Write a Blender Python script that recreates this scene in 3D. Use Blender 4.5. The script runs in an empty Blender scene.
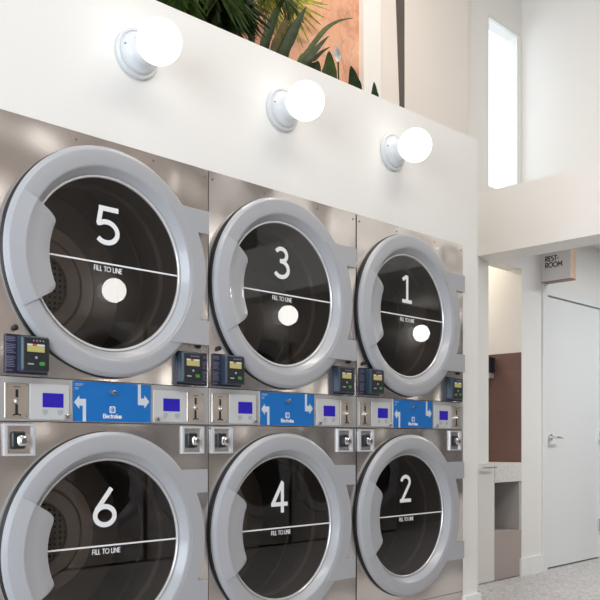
import bpy, bmesh, math, random
from mathutils import Vector, Matrix
random.seed(7)
PI = math.pi
sc = bpy.context.scene
COL = sc.collection

# ------------------------------------------------------------------ camera
CX, CY, CZ = -1.845, -2.286, 0.97
FX, FY = 0.7097, 0.7046
cam = bpy.data.objects.new('camera', bpy.data.cameras.new('camera'))
COL.objects.link(cam)
cam.location = (CX, CY, CZ)
cam.rotation_euler = (PI / 2, 0, -math.atan2(FX, FY))
cam.data.sensor_width = 36
cam.data.lens = 834.0 / 600 * 36
cam.data.shift_y = (442.0 - 300) / 600
cam.data.clip_start = 0.05
sc.camera = cam


def at(px, py, Y):
    """the point at depth Y behind the machine fronts that the photograph shows at px, py"""
    u = (px - 300) / 834.0
    v = (442 - py) / 834.0
    dx = FX + u * FY
    dy = FY - u * FX
    t = (Y - CY) / dy
    return Vector((CX + t * dx, Y, CZ + t * v))


# ------------------------------------------------------------------ materials
def new_mat(name):
    m = bpy.data.materials.new(name)
    m.use_nodes = True
    nt = m.node_tree
    return m, nt, nt.nodes['Principled BSDF']


def mat(name, col, rough=0.5, metal=0.0, spec=0.5, noise=0.0, nscale=30, bump=0.0, emit=None, es=0.0, coat=0.0):
    m, nt, b = new_mat(name)
    b.inputs['Base Color'].default_value = (*col, 1)
    b.inputs['Roughness'].default_value = rough
    b.inputs['Metallic'].default_value = metal
    b.inputs['Specular IOR Level'].default_value = spec
    b.inputs['Coat Weight'].default_value = coat
    if noise or bump:
        tc = nt.nodes.new('ShaderNodeTexCoord')
        n = nt.nodes.new('ShaderNodeTexNoise')
        n.inputs['Scale'].default_value = nscale
        n.inputs['Detail'].default_value = 4
        nt.links.new(tc.outputs['Object'], n.inputs['Vector'])
        if noise:
            r = nt.nodes.new('ShaderNodeValToRGB')
            r.color_ramp.elements[0].color = (*[c * (1 - noise) for c in col], 1)
            r.color_ramp.elements[1].color = (*[min(1, c * (1 + noise)) for c in col], 1)
            r.color_ramp.elements[0].position = 0.3
            r.color_ramp.elements[1].position = 0.7
            nt.links.new(n.outputs['Fac'], r.inputs['Fac'])
            nt.links.new(r.outputs['Color'], b.inputs['Base Color'])
        if bump:
            bp = nt.nodes.new('ShaderNodeBump')
            bp.inputs['Strength'].default_value = bump
            bp.inputs['Distance'].default_value = 0.01
            nt.links.new(n.outputs['Fac'], bp.inputs['Height'])
            nt.links.new(bp.outputs['Normal'], b.inputs['Normal'])
    if emit:
        b.inputs['Emission Color'].default_value = (*emit, 1)
        b.inputs['Emission Strength'].default_value = es
    return m


def brushed(name, col, rough=0.3, streak=(1.2, 60, 60)):
    m, nt, b = new_mat(name)
    b.inputs['Metallic'].default_value = 1
    tc = nt.nodes.new('ShaderNodeTexCoord')
    mp = nt.nodes.new('ShaderNodeMapping')
    mp.inputs['Scale'].default_value = streak
    n = nt.nodes.new('ShaderNodeTexNoise')
    n.inputs['Scale'].default_value = 6
    n.inputs['Detail'].default_value = 5
    nt.links.new(tc.outputs['Object'], mp.inputs['Vector'])
    nt.links.new(mp.outputs['Vector'], n.inputs['Vector'])
    r = nt.nodes.new('ShaderNodeMapRange')
    r.inputs['To Min'].default_value = rough - 0.005
    r.inputs['To Max'].default_value = rough + 0.005
    nt.links.new(n.outputs['Fac'], r.inputs['Value'])
    nt.links.new(r.outputs['Result'], b.inputs['Roughness'])
    c = nt.nodes.new('ShaderNodeValToRGB')
    c.color_ramp.elements[0].color = (*[x * 0.995 for x in col], 1)
    c.color_ramp.elements[1].color = (*[min(1, x * 1.0) for x in col], 1)
    nt.links.new(n.outputs['Fac'], c.inputs['Fac'])
    nt.links.new(c.outputs['Color'], b.inputs['Base Color'])
    n3 = nt.nodes.new('ShaderNodeTexNoise')
    n3.inputs['Scale'].default_value = 3.5
    n3.inputs['Detail'].default_value = 0
    nt.links.new(tc.outputs['Object'], n3.inputs['Vector'])
    b2 = nt.nodes.new('ShaderNodeBump')
    b2.inputs['Strength'].default_value = 1.0
    b2.inputs['Distance'].default_value = 0.06
    nt.links.new(n3.outputs['Fac'], b2.inputs['Height'])
    nt.links.new(b2.outputs['Normal'], b.inputs['Normal'])
    return m


M = {}
M['wall'] = mat('white_wall_paint', (0.83, 0.815, 0.785), 0.6, bump=0.04, nscale=120)
M['wall_warm'] = mat('warm_white_wall_paint', (0.80, 0.755, 0.71), 0.6, bump=0.04, nscale=120)
M['white_trim'] = mat('white_trim_paint', (0.84, 0.84, 0.82), 0.4)
M['door_white'] = mat('white_door_paint', (0.80, 0.81, 0.80), 0.35)
M['steel'] = brushed('brushed_stainless_steel', (0.75, 0.70, 0.665), 0.22)
M['strip_steel'] = mat('satin_silver_strip', (0.52, 0.51, 0.50), 0.35, 0.45)
M['steel_plate'] = brushed('warm_stainless_plate', (0.62, 0.56, 0.50), 0.34, (60, 60, 1.5))
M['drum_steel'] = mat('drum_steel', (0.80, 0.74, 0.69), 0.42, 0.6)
M['drum_dark'] = mat('shaded_drum_steel', (0.13, 0.12, 0.113), 0.6, 0.4)  # same drum steel, with the shade inside the drum put into its colour
M['ring'] = mat('silver_grey_door_paint', (0.40, 0.405, 0.425), 0.30, 0.0, 0.5, coat=0.2)
M['frame_silver'] = mat('bright_silver_frame', (0.66, 0.67, 0.70), 0.3, 0.3)
M['rim'] = mat('pale_silver_rim', (0.68, 0.68, 0.69), 0.25, 0.4)
M['panel_grey'] = mat('light_grey_panel', (0.56, 0.56, 0.56), 0.4)
M['black'] = mat('black_rubber', (0.012, 0.012, 0.013), 0.5)
M['dark_plastic'] = mat('dark_charcoal_plastic', (0.018, 0.020, 0.024), 0.35)
M['slate_plastic'] = mat('slate_blue_plastic', (0.030, 0.052, 0.080), 0.4)
M['navy_label'] = mat('navy_label', (0.022, 0.020, 0.042), 0.4)
M['label_ink'] = mat('pale_violet_ink', (0.20, 0.20, 0.32), 0.5)
M['blue'] = mat('blue_panel', (0.005, 0.155, 0.50), 0.35)
M['arrow'] = mat('pale_grey_print', (0.62, 0.66, 0.72), 0.5)
M['white_print'] = mat('white_vinyl', (0.86, 0.86, 0.86), 0.5)
M['lcd'] = mat('blue_lcd', (0.02, 0.012, 0.30), 0.2, emit=(0.05, 0.02, 0.9), es=0.12)
M['lcd_yellow'] = mat('yellow_lcd', (0.42, 0.40, 0.14), 0.3, emit=(0.75, 0.66, 0.22), es=0.1)
M['lcd_white'] = mat('pale_lcd', (0.6, 0.6, 0.65), 0.3, emit=(0.7, 0.72, 0.8), es=0.1)
M['lcd_red'] = mat('red_tag', (0.6, 0.08, 0.03), 0.4)
M['green'] = mat('green_button', (0.04, 0.22, 0.025), 0.4, emit=(0.06, 0.5, 0.03), es=0.08)
M['button_grey'] = mat('grey_button', (0.40, 0.42, 0.45), 0.4)
M['chrome'] = mat('polished_chrome', (0.80, 0.80, 0.80), 0.14, 1.0)
M['bolt'] = mat('grey_screw', (0.22, 0.21, 0.20), 0.4, 0.8)
M['globe'] = mat('lit_opal_glass', (0.9, 0.9, 0.9), 0.2, emit=(1.0, 0.99, 0.97), es=1.7)
M['globe_bright'] = mat('bright_opal_glass', (0.9, 0.9, 0.9), 0.2, emit=(1.0, 0.97, 0.92), es=15)
M['wall_grey'] = mat('warm_grey_wall_paint', (0.30, 0.275, 0.26), 0.6)
M['porcelain'] = mat('white_porcelain', (0.62, 0.645, 0.66), 0.25)
M['terracotta_dark'] = mat('mauve_taupe_laminate', (0.40, 0.33, 0.305), 0.5)
M['cabinet_white'] = mat('cream_cabinet_paint', (0.74, 0.72, 0.68), 0.5)
M['cubby'] = mat('grey_cubby_board', (0.46, 0.43, 0.41), 0.6)
M['wood_edge'] = mat('pink_beech_edge', (0.60, 0.40, 0.28), 0.5, noise=0.12, nscale=14)
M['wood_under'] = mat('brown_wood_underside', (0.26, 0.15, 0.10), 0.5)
M['sign_face'] = mat('sign_face_white', (0.74, 0.71, 0.70), 0.5)
M['ink'] = mat('black_ink', (0.012, 0.012, 0.014), 0.6)
M['navy'] = mat('navy_plastic', (0.012, 0.014, 0.035), 0.35)
M['pale_plastic'] = mat('pale_plastic', (0.45, 0.42, 0.42), 0.5)
M['soil'] = mat('potting_soil', (0.03, 0.02, 0.015), 0.9, noise=0.4, nscale=60, bump=0.5)
M['gap_shade'] = mat('painted_gap_shade', (0.10, 0.085, 0.075), 0.7)  # darkness of the gap beside the column, put into the colour
M['ceiling'] = mat('ceiling_paint', (0.78, 0.77, 0.75), 0.7)
M['leaf_dark'] = mat('dark_green_leaf', (0.010, 0.026, 0.005), 0.55, 0.0, 0.2, noise=0.5, nscale=25)
M['leaf_mid'] = mat('mid_green_leaf', (0.028, 0.052, 0.007), 0.55, 0.0, 0.2, noise=0.45, nscale=30)
M['leaf_lime'] = mat('yellow_green_leaf', (0.27, 0.29, 0.035), 0.55, 0.0, 0.2, noise=0.4, nscale=30)
M['leaf_olive'] = mat('olive_leaf', (0.085, 0.070, 0.022), 0.55, 0.0, 0.2, noise=0.5, nscale=30)
M['leaf_edge'] = mat('pale_leaf_edge', (0.34, 0.30, 0.09), 0.5)
M['stem_brown'] = mat('brown_stem', (0.045, 0.030, 0.015), 0.7, noise=0.4, nscale=40)
M['petal'] = mat('white_petal', (0.92, 0.92, 0.88), 0.45)


def floor_mat():
    m, nt, b = new_mat('speckled_grey_floor')
    tc = nt.nodes.new('ShaderNodeTexCoord')
    v = nt.nodes.new('ShaderNodeTexVoronoi')
    v.inputs['Scale'].default_value = 75
    n = nt.nodes.new('ShaderNodeTexNoise')
    n.inputs['Scale'].default_value = 60
    n.inputs['Detail'].default_value = 6
    nt.links.new(tc.outputs['Object'], v.inputs['Vector'])
    nt.links.new(tc.outputs['Object'], n.inputs['Vector'])
    r = nt.nodes.new('ShaderNodeValToRGB')
    e = r.color_ramp.elements
    e[0].position = 0.0
    e[0].color = (0.30, 0.28, 0.28, 1)
    e[1].position = 1.0
    e[1].color = (0.66, 0.64, 0.63, 1)
    x = e.new(0.35)
    x.color = (0.48, 0.46, 0.455, 1)
    nt.links.new(v.outputs['Color'], r.inputs['Fac'])
    mx = nt.nodes.new('ShaderNodeMix')
    mx.data_type = 'RGBA'
    mx.blend_type = 'OVERLAY'
    mx.inputs[0].default_value = 0.35
    nt.links.new(r.outputs['Color'], mx.inputs[6])
    nt.links.new(n.outputs['Color'], mx.inputs[7])
    nt.links.new(mx.outputs[2], b.inputs['Base Color'])
    b.inputs['Roughness'].default_value = 0.55
    return m


def terrazzo_mat():
    m, nt, b = new_mat('pale_terrazzo')
    tc = nt.nodes.new('ShaderNodeTexCoord')
    v = nt.nodes.new('ShaderNodeTexVoronoi')
    v.inputs['Scale'].default_value = 42
    nt.links.new(tc.outputs['Object'], v.inputs['Vector'])
    r = nt.nodes.new('ShaderNodeValToRGB')
    e = r.color_ramp.elements
    e[0].position = 0.0
    e[0].color = (0.36, 0.28, 0.22, 1)
    e[1].position = 0.24
    e[1].color = (0.72, 0.70, 0.67, 1)
    x = e.new(0.16)
    x.color = (0.55, 0.46, 0.40, 1)
    nt.links.new(v.outputs['Distance'], r.inputs['Fac'])
    nt.links.new(r.outputs['Color'], b.inputs['Base Color'])
    b.inputs['Roughness'].default_value = 0.4
    return m


def plaster_mat():
    m, nt, b = new_mat('terracotta_plaster')
    tc = nt.nodes.new('ShaderNodeTexCoord')
    n = nt.nodes.new('ShaderNodeTexNoise')
    n.inputs['Scale'].default_value = 5
    n.inputs['Detail'].default_value = 8
    n.inputs['Roughness'].default_value = 0.65
    nt.links.new(tc.outputs['Object'], n.inputs['Vector'])
    r = nt.nodes.new('ShaderNodeValToRGB')
    e = r.color_ramp.elements
    e[0].position = 0.30
    e[0].color = (0.36, 0.15, 0.085, 1)
    e[1].position = 0.72
    e[1].color = (0.76, 0.48, 0.34, 1)
    x = e.new(0.45)
    x.color = (0.63, 0.335, 0.215, 1)
    nt.links.new(n.outputs['Fac'], r.inputs['Fac'])
    # vertical cracks
    mp = nt.nodes.new('ShaderNodeMapping')
    mp.inputs['Scale'].default_value = (9, 9, 2.2)
    v = nt.nodes.new('ShaderNodeTexVoronoi')
    v.feature = 'DISTANCE_TO_EDGE'
    v.inputs['Scale'].default_value = 1.0
    n2 = nt.nodes.new('ShaderNodeTexNoise')
    n2.inputs['Scale'].default_value = 9
    add = nt.nodes.new('ShaderNodeVectorMath')
    add.operation = 'ADD'
    nt.links.new(tc.outputs['Object'], mp.inputs['Vector'])
    nt.links.new(tc.outputs['Object'], n2.inputs['Vector'])
    nt.links.new(mp.outputs['Vector'], add.inputs[0])
    nt.links.new(n2.outputs['Color'], add.inputs[1])
    nt.links.new(add.outputs['Vector'], v.inputs['Vector'])
    cr = nt.nodes.new('ShaderNodeValToRGB')
    cr.color_ramp.elements[0].color = (0.35, 0.25, 0.2, 1)
    cr.color_ramp.elements[1].color = (1, 1, 1, 1)
    cr.color_ramp.elements[1].position = 0.03
    nt.links.new(v.outputs['Distance'], cr.inputs['Fac'])
    mx = nt.nodes.new('ShaderNodeMix')
    mx.data_type = 'RGBA'
    mx.blend_type = 'MULTIPLY'
    mx.inputs[0].default_value = 0.3
    nt.links.new(r.outputs['Color'], mx.inputs[6])
    nt.links.new(cr.outputs['Color'], mx.inputs[7])
    nt.links.new(mx.outputs[2], b.inputs['Base Color'])
    b.inputs['Roughness'].default_value = 0.85
    bp = nt.nodes.new('ShaderNodeBump')
    bp.inputs['Strength'].default_value = 0.5
    bp.inputs['Distance'].default_value = 0.02
    nt.links.new(n.outputs['Fac'], bp.inputs['Height'])
    nt.links.new(bp.outputs['Normal'], b.inputs['Normal'])
    return m


def tile_mat():
    m, nt, b = new_mat('brown_wall_tile')
    tc = nt.nodes.new('ShaderNodeTexCoord')
    mp = nt.nodes.new('ShaderNodeMapping')
    mp.inputs['Rotation'].default_value = (PI / 2, 0, PI / 2)
    br = nt.nodes.new('ShaderNodeTexBrick')
    br.inputs['Scale'].default_value = 1.0
    br.inputs['Brick Width'].default_value = 0.30
    br.inputs['Row Height'].default_value = 0.15
    br.inputs['Mortar Size'].default_value = 0.002
    br.inputs['Color1'].default_value = (0.19, 0.108, 0.090, 1)
    br.inputs['Color2'].default_value = (0.165, 0.092, 0.077, 1)
    br.inputs['Mortar'].default_value = (0.16, 0.085, 0.065, 1)
    nt.links.new(tc.outputs['Object'], mp.inputs['Vector'])
    nt.links.new(mp.outputs['Vector'], br.inputs['Vector'])
    nt.links.new(br.outputs['Color'], b.inputs['Base Color'])
    b.inputs['Roughness'].default_value = 0.55
    return m


def glass_mat(name, tint, ior):
    m = bpy.data.materials.new(name)
    m.use_nodes = True
    nt = m.node_tree
    nt.nodes.clear()
    out = nt.nodes.new('ShaderNodeOutputMaterial')
    t = nt.nodes.new('ShaderNodeBsdfTransparent')
    t.inputs['Color'].default_value = (*tint, 1)
    g = nt.nodes.new('ShaderNodeBsdfGlossy')
    g.inputs['Roughness'].default_value = 0.0
    fr = nt.nodes.new('ShaderNodeFresnel')
    fr.inputs['IOR'].default_value = ior
    mx = nt.nodes.new('ShaderNodeMixShader')
    ge = nt.nodes.new('ShaderNodeNewGeometry')
    sb = nt.nodes.new('ShaderNodeMath')
    sb.operation = 'SUBTRACT'
    sb.use_clamp = True
    nt.links.new(fr.outputs['Fac'], sb.inputs[0])
    nt.links.new(ge.outputs['Backfacing'], sb.inputs[1])
    nt.links.new(sb.outputs['Value'], mx.inputs['Fac'])
    nt.links.new(t.outputs['BSDF'], mx.inputs[1])
    nt.links.new(g.outputs['BSDF'], mx.inputs[2])
    nt.links.new(mx.outputs['Shader'], out.inputs['Surface'])
    return m


def perforated_mat():
    m, nt, b = new_mat('perforated_drum_steel')
    tc = nt.nodes.new('ShaderNodeTexCoord')
    v = nt.nodes.new('ShaderNodeTexVoronoi')
    v.inputs['Scale'].default_value = 48
    v.inputs['Randomness'].default_value = 0.0
    nt.links.new(tc.outputs['Object'], v.inputs['Vector'])
    r = nt.nodes.new('ShaderNodeValToRGB')
    e = r.color_ramp.elements
    e[0].position = 0.30
    e[0].color = (0.015, 0.014, 0.013, 1)
    e[1].position = 0.36
    e[1].color = (0.52, 0.48, 0.45, 1)
    nt.links.new(v.outputs['Distance'], r.inputs['Fac'])
    nt.links.new(r.outputs['Color'], b.inputs['Base Color'])
    b.inputs['Metallic'].default_value = 0.7
    b.inputs['Roughness'].default_value = 0.45
    return m


M['floor'] = floor_mat()
M['terrazzo'] = terrazzo_mat()
M['plaster'] = plaster_mat()
M['tile'] = tile_mat()
M['door_glass'] = glass_mat('smoked_door_glass', (0.73, 0.70, 0.68), 1.7)
M['window_glass'] = glass_mat('clear_window_glass', (0.96, 0.97, 0.97), 1.45)
M['perforated'] = perforated_mat()


# ------------------------------------------------------------------ mesh building
class MB:
    def __init__(self):
        self.v = []
        self.f = []

    def add(self, vs, fs):
        o = len(self.v)
        self.v += [tuple(x) for x in vs]
        self.f += [tuple(i + o for i in f) for f in fs]
        return self

    def box(self, x0, x1, y0, y1, z0, z1):
        vs = [(x, y, z) for x in (x0, x1) for y in (y0, y1) for z in (z0, z1)]
        return self.add(vs, [(0, 1, 3, 2), (4, 6, 7, 5), (0, 4, 5, 1), (2, 3, 7, 6), (0, 2, 6, 4), (1, 5, 7, 3)])

    def rbox(self, x0, x1, y0, y1, z0, z1, r=0.004, seg=3):
        """box whose outline in the xz plane has rounded corners and whose front edge is chamfered"""
        pts = rrect(x0, x1, z0, z1, r, seg)
        c = min(r * 0.6, abs(y1 - y0) * 0.4)
        ins = rrect(x0 + c, x1 - c, z0 + c, z1 - c, max(r - c, 0.0005), seg)
        n = len(pts)
        vs = [(p[0], y1, p[1]) for p in pts] + [(p[0], y0 + c, p[1]) for p in pts] + [(p[0], y0, p[1]) for p in ins]
        fs = []
        for k in range(2):
            for i in range(n):
                j = (i + 1) % n
                fs.append((k * n + i, k * n + j, (k + 1) * n + j, (k + 1) * n + i))
        fs.append(tuple(range(2 * n, 3 * n)))
        fs.append(tuple(reversed(range(n))))
        return self.add(vs, fs)

    def prism(self, pts, y0, y1):
        """polygon in xz extruded along y"""
        n = len(pts)
        vs = [(p[0], y0, p[1]) for p in pts] + [(p[0], y1, p[1]) for p in pts]
        fs = [tuple(range(n)), tuple(reversed(range(n, 2 * n)))]
        for i in range(n):
            j = (i + 1) % n
            fs.append((j, i, n + i, n + j))
        return self.add(vs, fs)

    def vprism(self, pts, z0, z1):
        """polygon in xy extruded along z"""
        n = len(pts)
        vs = [(p[0], p[1], z0) for p in pts] + [(p[0], p[1], z1) for p in pts]
        fs = [tuple(range(n)), tuple(reversed(range(n, 2 * n)))]
        for i in range(n):
            j = (i + 1) % n
            fs.append((j, i, n + i, n + j))
        return self.add(vs, fs)

    def lathe(self, prof, c=(0, 0, 0), n=96, closed=False, caps=False):
        """profile of (radius, y) turned about the y axis through c"""
        k = len(prof)
        vs = []
        for i in range(n):
            a = 2 * PI * i / n
            for r, y in prof:
                vs.append((c[0] + r * math.cos(a), c[1] + y, c[2] + r * math.sin(a)))
        fs = []
        for i in range(n):
            j = (i + 1) % n
            for q in range(k if closed else k - 1):
                p = (q + 1) % k
                fs.append((i * k + q, j * k + q, j * k + p, i * k + p))
        if caps:
            fs.append(tuple(i * k for i in range(n)))
            fs.append(tuple(i * k + k - 1 for i in reversed(range(n))))
        return self.add(vs, fs)

    def cyl(self, c, r, y0, y1, n=24):
        return self.lathe([(r, y0), (r, y1)], (c[0], 0, c[1]), n, caps=True)

    def sphere(self, c, r, nu=40, nv=24):
        vs = [(c[0], c[1], c[2] + r)]
        for j in range(1, nv):
            t = PI * j / nv
            for i in range(nu):
                a = 2 * PI * i / nu
                vs.append((c[0] + r * math.sin(t) * math.cos(a), c[1] + r * math.sin(t) * math.sin(a), c[2] + r * math.cos(t)))
        vs.append((c[0], c[1], c[2] - r))
        fs = []
        for i in range(nu):
            fs.append((0, 1 + i, 1 + (i + 1) % nu))
        for j in range(nv - 2):
            for i in range(nu):
                a = 1 + j * nu
                b = a + nu
                fs.append((a + i, b + i, b + (i + 1) % nu, a + (i + 1) % nu))
        e = len(vs) - 1
        a = 1 + (nv - 2) * nu
        for i in range(nu):
            fs.append((a + (i + 1) % nu, a + i, e))
        return self.add(vs, fs)

    def tube(self, pts, rad, n=10):
        pts = [Vector(p) for p in pts]
        rads = rad if isinstance(rad, (list, tuple)) else [rad] * len(pts)
        vs, fs = [], []
        for i, p in enumerate(pts):
            d = (pts[min(i + 1, len(pts) - 1)] - pts[max(i - 1, 0)]).normalized()
            u = d.cross(Vector((0, 0, 1)))
            if u.length < 0.05:
                u = d.cross(Vector((1, 0, 0)))
            u.normalize()
            w = u.cross(d)
            for k in range(n):
                a = 2 * PI * k / n
                vs.append(p + u * (rads[i] * math.cos(a)) + w * (rads[i] * math.sin(a)))
        m = len(pts)
        for i in range(m - 1):
            for k in range(n):
                q = (k + 1) % n
                fs.append((i * n + k, i * n + q, (i + 1) * n + q, (i + 1) * n + k))
        fs.append(tuple(reversed(range(n))))
        fs.append(tuple((m - 1) * n + k for k in range(n)))
        return self.add(vs, fs)

    def ribbon(self, pts, w, y0, y1):
        """flat stroke of width w along a polyline in xz, extruded from y0 to y1"""
        pts = [Vector(p) for p in pts]
        L, Rr = [], []
        for i, p in enumerate(pts):
            if i == 0:
                d = (pts[1] - p).normalized()
                nrm = Vector((-d.y, d.x))
                s = 1
            elif i == len(pts) - 1:
                d = (p - pts[i - 1]).normalized()
                nrm = Vector((-d.y, d.x))
                s = 1
            else:
                a = (p - pts[i - 1]).normalized()
                b = (pts[i + 1] - p).normalized()
                na, nb = Vector((-a.y, a.x)), Vector((-b.y, b.x))
                nrm = (na + nb).normalized()
                s = 1 / max(0.4, nrm.dot(na))
            L.append(p + nrm * (w / 2 * s))
            Rr.append(p - nrm * (w / 2 * s))
        n = len(pts)
        vs = [(p.x, y0, p.y) for p in L] + [(p.x, y0, p.y) for p in Rr] + [(p.x, y1, p.y) for p in L] + [(p.x, y1, p.y) for p in Rr]
        fs = []
        for i in range(n - 1):
            fs.append((i, i + 1, n + i + 1, n + i))
            fs.append((2 * n + i, 3 * n + i, 3 * n + i + 1, 2 * n + i + 1))
            fs.append((i, 2 * n + i, 2 * n + i + 1, i + 1))
            fs.append((n + i, n + i + 1, 3 * n + i + 1, 3 * n + i))
        fs.append((0, n, 3 * n, 2 * n))
        fs.append((n - 1, 3 * n - 1, 4 * n - 1, 2 * n - 1))
        return self.add(vs, fs)

    def mesh(self, name, m, smooth=None):
        me = bpy.data.meshes.new(name)
        me.from_pydata(self.v, [], self.f)
        bm = bmesh.new()
        bm.from_mesh(me)
        bmesh.ops.recalc_face_normals(bm, faces=bm.faces)
        if smooth is not None:
            for f in bm.faces:
                f.smooth = True
            lim = math.radians(smooth)
            for e in bm.edges:
                if len(e.link_faces) == 2 and e.calc_face_angle(0) > lim:
                    e.smooth = False
        bm.to_mesh(me)
        bm.free()
        me.materials.append(m)
        return me

    def build(self, name, m, parent=None, smooth=None):
        return link(name, self.mesh(name, m, smooth), parent)


def link(name, me, parent=None):
    o = bpy.data.objects.new(name, me)
    COL.objects.link(o)
    if parent is not None:
        o.parent = parent
    return o


def rrect(x0, x1, z0, z1, r, seg=4):
    pts = []
    for cx, cz, a0 in ((x1 - r, z1 - r, 0), (x0 + r, z1 - r, 90), (x0 + r, z0 + r, 180), (x1 - r, z0 + r, 270)):
        for k in range(seg + 1):
            a = math.radians(a0 + 90 * k / seg)
            pts.append((cx + r * math.cos(a), cz + r * math.sin(a)))
    return pts


def plate_with_hole(mb, x0, x1, z0, z1, c, r, y0, y1, n=96):
    """rectangular plate with a round hole"""
    angs = [2 * PI * i / n for i in range(n)]
    for x, z in ((x0, z0), (x1, z0), (x0, z1), (x1, z1)):
        angs.append(math.atan2(z - c[1], x - c[0]) % (2 * PI))
    angs = sorted(set(round(a, 6) for a in angs))
    inn, out = [], []
    for a in angs:
        ca, sa = math.cos(a), math.sin(a)
        t = 1e9
        if ca > 1e-9: t = min(t, (x1 - c[0]) / ca)
        if ca < -1e-9: t = min(t, (x0 - c[0]) / ca)
        if sa > 1e-9: t = min(t, (z1 - c[1]) / sa)
        if sa < -1e-9: t = min(t, (z0 - c[1]) / sa)
        inn.append((c[0] + r * ca, c[1] + r * sa))
        out.append((c[0] + t * ca, c[1] + t * sa))
    m = len(angs)
    vs = [(p[0], y0, p[1]) for p in inn] + [(p[0], y0, p[1]) for p in out] + [(p[0], y1, p[1]) for p in inn] + [(p[0], y1, p[1]) for p in out]
    fs = []
    for i in range(m):
        j = (i + 1) % m
        fs += [(i, j, m + j, m + i), (2 * m + i, 3 * m + i, 3 * m + j, 2 * m + j), (i, 2 * m + i, 2 * m + j, j), (m + i, m + j, 3 * m + j, 3 * m + i)]
    return mb.add(vs, fs)


def thing(name, label, cat, loc=(0, 0, 0), rotz=0.0, group=None):
    o = bpy.data.objects.new(name, None)
    COL.objects.link(o)
    o.location = loc
    o.rotation_euler = (0, 0, rotz)
    o.empty_display_size = 0.1
    o['label'] = label
    o['category'] = cat
    if group:
        o['group'] = group
    return o


def tag(o, label, cat, group=None):
    o['label'] = label
    o['category'] = cat
    if group:
        o['group'] = group
    return o


def struct(name, mb, m, label=None, smooth=None):
    o = mb.build(name, m, None, smooth)
    o['kind'] = 'structure'
    if label:
        o['label'] = label
    return o


def arc(cx, cz, r, a0, a1, n=20, rz=None):
    rz = rz or r
    return [(cx + r * math.cos(math.radians(a0 + (a1 - a0) * k / n)), cz + rz * math.sin(math.radians(a0 + (a1 - a0) * k / n))) for k in range(n + 1)]


# digits drawn as strokes in a box one unit tall, centred at the origin
def digit(mb, d, h, cx, cz, y0, y1):
    w = 0.128
    t = w / 2
    if d == '5':
        S = [[(0.27, 0.5 - t), (-0.205, 0.5 - t)],
             [(-0.15, 0.5 - t * 1.0), (-0.215, 0.02)],
             [(-0.245, 0.045)] + arc(-0.02, -0.165, 0.265, 128, -140, 26)]
    elif d == '3':
        S = [arc(-0.01, 0.245, 0.19, 155, -85, 18) + [(-0.06, 0.055)],
             [(-0.06, 0.055)] + arc(-0.01, -0.195, 0.245, 82, -150, 22, 0.24)]
    elif d == '1':
        S = [[(-0.20, 0.33), (0.0, 0.47)], [(0.02, 0.5), (0.02, -0.5 + t)], [(-0.22, -0.5 + t), (0.24, -0.5 + t)]]
    elif d == '6':
        S = [[(0.16, 0.5), (-0.205, -0.06)], arc(0.0, -0.2, 0.2325, 0, 360, 40)]
    elif d == '4':
        S = [[(0.085, -0.5), (0.085, 0.42)], [(0.10, 0.46), (-0.255, -0.235)], [(-0.30, -0.235), (0.27, -0.235)]]
    else:
        S = [arc(0.0, 0.235, 0.197, 172, -38, 20) + [(-0.19, -0.46)], [(-0.27, -0.5 + t), (0.26, -0.5 + t)]]
    for k, s in enumerate(S):
        e = 0.0001 * k
        mb.ribbon([(cx + x * h * 1.22, cz + z * h) for x, z in s], w * h, y0 - e, y1)


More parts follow.
